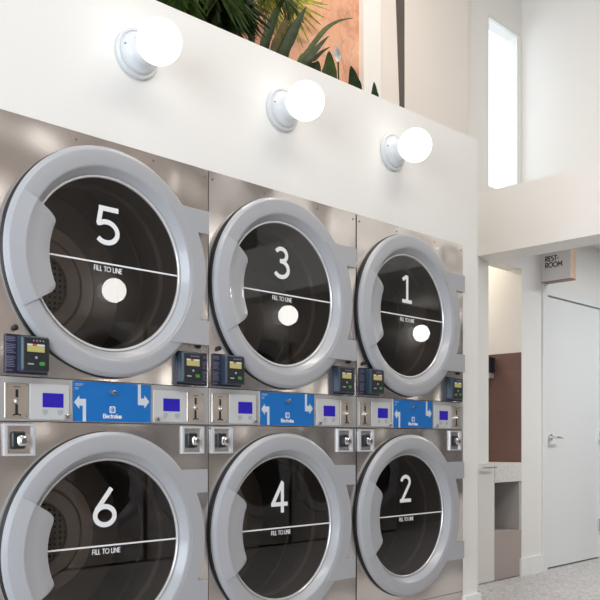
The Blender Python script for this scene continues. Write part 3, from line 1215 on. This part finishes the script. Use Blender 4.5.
lv.lathe([(0.011, -0.05), (0.011, -0.006)], (0.072, 0, 1.005), 18, caps=True)
lv.tube([(0.068, -0.048, 1.005), (0.095, -0.050, 1.006), (0.14, -0.046, 1.004), (0.185, -0.040, 0.999)], [0.011, 0.0095, 0.008, 0.006], 10)
lv.build('door_handle', M['chrome'], door, 40)
for z in (0.28, 1.02):
    hb = MB()
    hb.box(dw - 0.03, dw + 0.004, -0.004, 0.012, z - 0.05, z + 0.05)
    hb.tube([(dw - 0.002, -0.008, z - 0.055), (dw - 0.002, -0.008, z + 0.055)], 0.007, 10)
    hb.build('hinge', M['chrome'], door, 40)

struct('baseboard_restroom', MB().box(NX1 - 0.03, DX0 - 0.068, YB - 0.016, YB, 0.0, 0.125), M['white_trim'])
struct('wall_behind_door', MB().box(DX0 - 0.1, DX1 + 0.1, YB + T, YB + T + 0.05, 0.0, 2.3), M['wall'])

# opposite side of the room and the shopfront, behind the viewer
mb = MB()
mb.box(-4.7, 9.0, YO - 0.12, YO, TOP + 0.006, H)
mb.box(-4.7, 1.65 - W / 2 - 0.01, YO - 0.12, YO, 0.0, TOP + 0.006)
mb.box(1.65 + 0.823 * 4 + W / 2 + 0.01, 9.0, YO - 0.12, YO, 0.0, TOP + 0.006)
mb.box(1.0, 5.6, -4.2, -4.1, 0.0, TOP + 0.3)
struct('wall_opposite', mb, M['wall_grey'])
struct('wall_passage_end', MB().box(8.9, 9.0, YO, YB, 0.0, HTOP), M['wall'])
mb = MB()
mb.box(-4.7, -4.6, YO, YB, 3.1, H)
mb.box(-4.7, -4.6, YO, YB, 0.0, 0.45)
mb.box(-4.7, -4.6, YO, YO + 0.3, 0.45, 3.1)
mb.box(-4.7, -4.6, -0.25, YB, 0.45, 3.1)
mb.box(-4.7, -4.6, -1.95, -1.85, 0.45, 3.1)
struct('wall_shopfront', mb, M['wall'])

# ------------------------------------------------------------------ vanity in the niche
t = thing('vanity_cabinet', 'cream base cabinet with terrazzo counter and open cubby below the niche', 'cabinet', (3.016, YB, 0))
CW = NX1 - 3.016 - 0.024
dd = 0.45
mb = MB()
mb.box(0.004, 0.024, 0.02, dd, 0.0, 0.79)
mb.box(CW - 0.004, CW + 0.016, 0.004, dd, 0.0, 0.685)
mb.box(0.024, CW - 0.004, dd - 0.02, dd, 0.0, 0.79)
mb.box(0.196, 0.212, 0.02, dd - 0.02, 0.0, 0.685)
mb.build('carcass', M['cubby'], t)
MB().box(0.002, 0.206, 0.0, 0.02, 0.006, 0.815).build('cabinet_door', M['cabinet_white'], t)
pl = MB()
pl.tube([(0.012, -0.028, 0.793), (0.185, -0.028, 0.793)], 0.007, 10)
pl.tube([(0.035, 0.0, 0.793), (0.035, -0.028, 0.793)], 0.005, 8)
pl.tube([(0.165, 0.0, 0.793), (0.165, -0.028, 0.793)], 0.005, 8)
pl.build('bar_handle', M['chrome'], t, 40)
mb = MB()
mb.box(0.0, CW + 0.02, 0.0, 0.055, 0.8155, 0.822)
mb.box(0.236, CW + 0.02, 0.055, dd + 0.15, 0.795, 0.822)
mb.box(0.208, CW + 0.020, -0.003, 0.016, 0.687, 0.8155)
mb.build('terrazzo_counter', M['terrazzo'], t)
MB().box(0.212, CW - 0.004, 0.017, dd - 0.02, 0.317, 0.333).build('cubby_shelf', M['cubby'], t)
MB().box(0.208, CW + 0.020, 0.0, 0.016, 0.006, 0.335).build('lower_panel', M['terracotta_dark'], t)

# dispenser on the tiled wall
t = thing('wall_dispenser', 'dark navy wall dispenser with a pale base on the brown tiled niche wall', 'dispenser', (NX1 - 0.007, 1.105, 1.43))
mb = MB()
mb.vprism(rrect(-0.10, 0.0, -0.055, 0.055, 0.02, 5), 0.05, 0.165)
mb.build('dispenser_body', M['navy'], t, 40)
mb = MB()
mb.vprism(rrect(-0.09, 0.0, -0.05, 0.05, 0.02, 5), 0.015, 0.05)
mb.build('dispenser_base', M['pale_plastic'], t, 40)

# restroom flag sign
t = thing('restroom_sign', 'white projecting sign with wooden edges reading REST-ROOM above the door', 'sign', (3.872, YB - 0.001, 2.163))
SY, SH, ST = 0.236, 0.26, 0.080
MB().box(0.0, 0.004, -SY, 0, 0.006, SH).build('sign_face', M['sign_face'], t)
MB().box(0.0042, ST, -SY, 0, 0.008, SH).build('sign_body', M['wood_edge'], t)
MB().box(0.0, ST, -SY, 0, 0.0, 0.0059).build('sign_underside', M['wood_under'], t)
for s, z in (('REST-', 0.172), ('ROOM', 0.124)):
    me = lettering('sign_lettering', s, 0.039, M['ink'], 0.19, 'LEFT', 1.02)
    o = link('sign_lettering', me, t)
    o.rotation_euler = (0, 0, -PI / 2)
    o.location = (-0.0006, -0.032, z)

# ------------------------------------------------------------------ globe sconces
def sconce(x, y, z, label, rotz=0.0, group=None):
    t = thing('wall_sconce', label, 'wall lamp', (x, y, z), rotz, group)

    def base(mb):
        mb.lathe([(0.0001, -0.001), (0.079, -0.001), (0.079, -0.013), (0.076, -0.016), (0.071, -0.016), (0.069, -0.013), (0.066, -0.015), (0.063, -0.024), (0.050, -0.032), (0.045, -0.040), (0.045, -0.068), (0.040, -0.072), (0.0001, -0.072)], n=56)
    part('base', 'sc_base', base, M['porcelain'], t, 35)

    def scw(mb):
        mb.lathe([(0.0001, -0.029), (0.003, -0.028), (0.004, -0.022)], (-0.058, 0, 0.01), 12)
    part('screw', 'sc_screw', scw, M['bolt'], t, 40)

    def gl(mb):
        mb.sphere((0, -0.150 if rotz else -0.128, 0), 0.098 if rotz else 0.0705)
    part('globe', 'sc_globe_b' if rotz else 'sc_globe', gl, M['globe_bright' if rotz else 'globe'], t, 180)
    return t


GZ = 2.227
sconce(-0.298, 0, GZ, 'lit white globe wall light above the dryer numbered 5', group='globe lights above the dryers')
sconce(0.358, 0, GZ + 0.004, 'lit white globe wall light above the dryer numbered 3', group='globe lights above the dryers')
sconce(1.027, 0, GZ + 0.009, 'lit white globe wall light above the dryer numbered 1', group='globe lights above the dryers')
for k, (x, z) in enumerate(((1.892, 2.203), (3.866, 2.213), (6.031, 2.238))):
    sconce(x, YO, z - 0.004, 'lit white globe wall light on the opposite wall mirrored in door %s' % '531'[k], PI, 'globe lights on the opposite wall')

# ------------------------------------------------------------------ plants on the ledge
def blade(mb, pts, widths, fold=0.15, face=None):
    """a leaf blade along 3-D points, folded along its midrib, with real thickness"""
    face = face or Vector((-FX, -FY, 0))
    n = len(pts)
    vs = []
    th = 0.0015
    for i, p in enumerate(pts):
        d = (pts[min(i + 1, n - 1)] - pts[max(i - 1, 0)]).normalized()
        side = d.cross(face)
        if side.length < 1e-4:
            side = Vector((1, 0, 0))
        side.normalize()
        up = side.cross(d).normalized()
        w = widths[i] / 2
        for s, k in ((-1, fold), (0, 0), (1, fold)):
            vs.append(p + side * (w * s) + up * (w * k))
        for s, k in ((1, fold), (0, 0), (-1, fold)):
            vs.append(p + side * (w * s) + up * (w * k + th))
    fs = []
    for i in range(n - 1):
        for q in range(6):
            r = (q + 1) % 6
            fs.append((i * 6 + q, i * 6 + r, (i + 1) * 6 + r, (i + 1) * 6 + q))
    fs.append((0, 1, 2, 3, 4, 5))
    fs.append(tuple((n - 1) * 6 + q for q in (5, 4, 3, 2, 1, 0)))
    mb.add(vs, fs)


def spline(pts, n=14):
    out = []
    m = len(pts)
    for k in range(n + 1):
        t = k / n * (m - 1)
        i = min(int(t), m - 2)
        u = t - i
        p0, p1, p2, p3 = pts[max(i - 1, 0)], pts[i], pts[i + 1], pts[min(i + 2, m - 1)]
        out.append(0.5 * ((2 * p1) + (p2 - p0) * u + (2 * p0 - 5 * p1 + 4 * p2 - p3) * u * u + (3 * p1 - p0 - 3 * p2 + p3) * u ** 3))
    return out


SOIL = 2.40


def leaf(mb, pix, Y, wmax, shape='strap', dy=0.0, fold=0.18, dxb=0.0):
    """pix: photo points from the wall edge to the tip; the blade starts in the soil below"""
    n = len(pix)
    P = [at(px, py, Y + dy * i / max(1, n - 1)) for i, (px, py) in enumerate(pix)]
    d = P[0] - P[1]
    root = Vector((P[0].x + d.x * 0.5 + dxb, Y, SOIL - 0.02))
    c = spline([root] + P, 16)
    w = []
    for i in range(len(c)):
        t = i / (len(c) - 1)
        if shape == 'strap':
            s = min(1, 0.45 + t * 2) * (1 - max(0, (t - 0.55) / 0.45) ** 1.6)
        else:
            s = math.sin(PI * min(1, 0.12 + 0.88 * t ** 0.8)) ** 0.8 if t < 1 else 0
        w.append(max(0.002, wmax * s))
    blade(mb, c, w, fold)
    return root


# strap-leaved plant: tall dark blades
def plant(name, label, cat, blades, group=None, extra=None):
    roots = []
    built = []
    for (m, pix, Y, w, sh, dy) in blades:
        b = MB()
        roots.append(leaf(b, pix, Y, w, sh, dy))
        built.append((b, m))
    base = sum(roots, Vector()) / len(roots)
    base.z = SOIL
    t = thing(name, label, cat, base, 0, group)
    for b, m in built:
        b.v = [tuple(Vector(v) - base) for v in b.v]
        b.build('leaf', M[m], t, 50)
    if extra:
        extra(t, base)
    return t


plant('bird_of_paradise', 'tall strap-leaved plant with upright dark blades in front of the plaster wall', 'potted plant', [
    ('leaf_dark', [(264, 52), (268, 34), (275, 16), (285, -6)], 0.40, 0.044, 'strap', 0.05),
    ('leaf_olive', [(273, 56), (281, 33), (291, 14), (303, -8)], 0.46, 0.036, 'strap', 0.05),
    ('leaf_dark', [(283, 60), (290, 40), (298, 22), (306, 7)], 0.36, 0.046, 'strap', 0.0),
    ('leaf_mid', [(278, 57), (286, 36), (293, 22)], 0.50, 0.035, 'strap', 0.05),
])
plant('arching_strap_plant', 'arching long-leaved plant whose longest blade bends right across the plaster', 'potted plant', [
    ('leaf_mid', [(298, 66), (307, 53), (318, 38), (327, 28), (339, 21), (353, 18)], 0.36, 0.024, 'strap', 0.0),
    ('leaf_dark', [(303, 68), (311, 56), (320, 45), (329, 36)], 0.32, 0.028, 'strap', 0.0),
    ('leaf_dark', [(307, 70), (315, 59), (322, 52), (330, 47)], 0.42, 0.020, 'strap', 0.0),
])


def lily_flower(t, base):
    b = MB()
    P = [at(338.2, 62, 0.50), at(337.5, 56, 0.50), at(336.5, 50, 0.49), at(337.0, 45, 0.48)]
    blade(b, spline(P, 10), [0.006, 0.02, 0.03, 0.036, 0.036, 0.034, 0.03, 0.022, 0.015, 0.008, 0.002], 0.5)
    b.v = [tuple(Vector(v) - base) for v in b.v]
    fl = b.build('flower', M['petal'], t, 50)
    fl['label'] = 'white flower'
    b = MB()
    top = at(338.2, 62, 0.50)
    b.tube([Vector((top.x + 0.01, 0.50, SOIL)) - base, (top + Vector((0.005, 0, -0.15))) - base, top - base], 0.004, 8)
    b.build('flower_stem', M['leaf_mid'], t, 50)


plant('peace_lily', 'leafy lily with broad pointed leaves and one white flower on the ledge', 'potted plant', [
    ('leaf_mid', [(329, 82), (329.5, 67), (329, 51)], 0.40, 0.075, 'lance', 0.0),
    ('leaf_dark', [(314, 75), (316, 68), (318, 61)], 0.36, 0.062, 'lance', 0.0),
], extra=lily_flower)
plant('snake_plant', 'single dark pointed leaf plant next to the white trim', 'potted plant', [
    ('leaf_dark', [(355, 94), (353.5, 80), (351, 66)], 0.36, 0.068, 'lance', 0.0),
])
plant('snake_plant', 'smallest leaf tip poking up before the white trim board', 'potted plant', [
    ('leaf_dark', [(374.5, 102), (374.5, 93), (374, 82)], 0.34, 0.042, 'lance', 0.0),
])


def palm(name, label, px, py, Y, fronds, mats, seed, thin=1.0):
    """crown at the photo point px, py; fronds: list of (azimuth, pitch, length)"""
    rnd = random.Random(seed)
    c = at(px, py, Y)
    base = Vector((c.x, Y, SOIL))
    t = thing(name, label, 'potted palm', base)
    crown = c - base
    b = MB()
    b.tube([(0, 0, -0.01), (0.008, 0.004, crown.z * 0.5), crown], [0.022, 0.018, 0.014], 10)
    b.build('trunk', M['stem_brown'], t, 50)
    for k, (az, pit, ln) in enumerate(fronds):
        b = MB()
        a = math.radians(az)
        dirh = Vector((math.cos(a), math.sin(a), 0))
        pts = []
        for i in range(15):
            s = i / 14
            el = math.radians(pit) - s * s * 1.5
            if i == 0:
                pts.append(crown.copy())
            else:
                pts.append(pts[-1] + (dirh * math.cos(el) + Vector((0, 0, math.sin(el)))) * (ln / 14))
        b.tube(pts, [0.006 - 0.004 * i / 14 for i in range(15)], 6)
        for i in range(3, 15):
            p = pts[i]
            d = (pts[min(14, i + 1)] - pts[i - 1]).normalized()
            side = d.cross(Vector((0, 0, 1))).normalized()
            L = ln * 0.75 * math.sin(PI * (0.18 + 0.70 * i / 15)) + 0.04
            for sgn in (-1, 1):
                for h in ((0, 0.5) if thin > 1.1 else (0,)):
                    q = p + d * (h * ln / 14)
                    e = (d * 0.75 + side * sgn * 0.75 + Vector((0, 0, -0.12 + rnd.uniform(-0.12, 0.12)))).normalized()
                    m1 = q + e * L * 0.5
                    m2 = q + e * L + Vector((0, 0, -L * 0.12))
                    w = 0.013 * thin * rnd.uniform(0.8, 1.2)
                    blade(b, [q, m1, m2], [w * 0.6, w, 0.002], 0.2, Vector((rnd.uniform(-0.5, 0.5) - FX, rnd.uniform(-.5, .5) - FY, rnd.uniform(0.2, 0.9))))
        b.build('frond', M[rnd.choice(mats)], t, 50)
    return t


palm('areca_palm', 'mid-green palm with a slim trunk between the darkest fronds and the yellow-green fan palm', 251, -14, 0.60,
     [(-60, 5, 0.20), (-10, 20, 0.18), (-95, 0, 0.20), (-135, 10, 0.20), (170, 20, 0.2), (-80, -35, 0.18), (-160, -20, 0.20)], ['leaf_mid', 'leaf_lime', 'leaf_lime'], 11, 0.7)
palm('areca_palm', 'darkest dense palm at the far left of the ledge', 192, -16, 0.30,
     [(-50, 15, 0.22), (-10, 10, 0.24), (30, 20, 0.22), (-90, 0, 0.22), (-130, 20, 0.22), (170, 10, 0.24), (-20, -25, 0.22), (60, 40, 0.22), (0, -35, 0.22), (-60, -30, 0.22), (190, -30, 0.24), (-150, -20, 0.24)], ['leaf_dark', 'leaf_dark', 'leaf_mid'], 23, 1.15)


def fan_palm(name, label, px, py, Y, fans, seed):
    """fans: for each fan its hub and the photo points of its leaflet tips; the tips spread in depth"""
    rnd = random.Random(seed)
    c = at(px, py, Y)
    base = Vector((c.x, Y, SOIL))
    t = thing(name, label, 'potted palm', base)
    for hub, tips, m in fans:
        h = at(hub[0], hub[1], Y)
        b = MB()
        b.tube([Vector((0, 0, 0)), (h - base) * 0.6 + Vector((0.01, 0, 0)), h - base], [0.006, 0.005, 0.004], 8)
        b.build('stalk', M['stem_brown'], t, 50)
        b = MB()
        for k, (tx, ty) in enumerate(tips):
            e = at(tx, ty, Y + rnd.uniform(-0.09, 0.07))
            mid = (h + e) / 2 + Vector((0, 0, 0.012 + 0.01 * rnd.random()))
            c_ = spline([h, h.lerp(mid, 0.55), mid, e.lerp(mid, 0.4), e], 10)
            w = rnd.uniform(0.011, 0.016)
            ws = [w * (0.35 + 0.65 * min(1, i / 3.5)) * (1 - max(0, (i - 5) / 5.0) ** 1.5) + 0.001 for i in range(11)]
            blade(b, [p - base for p in c_], ws, 0.25, Vector((rnd.uniform(-0.3, 0.3) - FX, rnd.uniform(-.3, .3) - FY, rnd.uniform(-0.2, 0.4))))
        b.build('fan', M[m], t, 50)
    return t


fan_palm('fan_palm', 'yellow-green fan palm with fine straight leaflets spread in front of the plaster', 284, 6, 0.70, [
    ((285, 4), [(331, 11), (328, 5), (325, 18), (321, 25), (317, 31), (313, 36), (309, 42), (303, 48), (299, 44), (294, 40), (320, -2), (310, -8)], 'leaf_lime'),
    ((280, 0), [(262, 22), (256, 18), (250, 12), (246, 5), (268, 28), (274, 30), (281, 33), (288, 30), (244, -4)], 'leaf_lime'),
], 5)

# ------------------------------------------------------------------ light
w = bpy.data.worlds.new('world')
sc.world = w
w.use_nodes = True
bg = w.node_tree.nodes['Background']
bg.inputs['Color'].default_value = (0.86, 0.93, 1.0, 1)
bg.inputs['Strength'].default_value = 2.2


def area(name, loc, rot, sx, sy, power, col):
    l = bpy.data.lights.new(name, 'AREA')
    l.shape = 'RECTANGLE'
    l.size, l.size_y = sx, sy
    l.energy = power
    l.color = col
    o = bpy.data.objects.new(name, l)
    COL.objects.link(o)
    o.location = loc
    o.rotation_euler = rot
    return o


area('shopfront_daylight', (-4.5, -1.9, 1.8), (0, -PI / 2, 0), 2.5, 3.0, 135, (0.80, 0.90, 1.0))
area('assumed_ceiling_light', (0.0, -2.3, H - 0.02), (0, 0, 0), 3.5, 0.6, 60, (1.0, 0.975, 0.935))  # unseen lamp assumed overhead, added for room brightness
area('passage_light', (4.6, -0.6, HTOP - 0.1), (0, 0, 0), 1.2, 0.3, 38, (0.95, 0.98, 1.0))
area('niche_light', (3.32, 1.6, 2.53), (0, 0, 0), 0.3, 0.3, 8, (1.0, 0.90, 0.78))
area('plant_light', (1.0, -0.35, 4.1), (0.55, 0, 0), 1.6, 0.3, 26, (1.0, 0.88, 0.74))

sc.view_settings.view_transform = 'Standard'
sc.view_settings.look = 'None'
sc.view_settings.exposure = 0.0
sc.view_settings.gamma = 1.0
sc.view_settings.use_curve_mapping = False
sc.cycles.use_denoising = True
sc.cycles.max_bounces = 10
sc.cycles.transparent_max_bounces = 16
sc.cycles.sample_clamp_indirect = 6
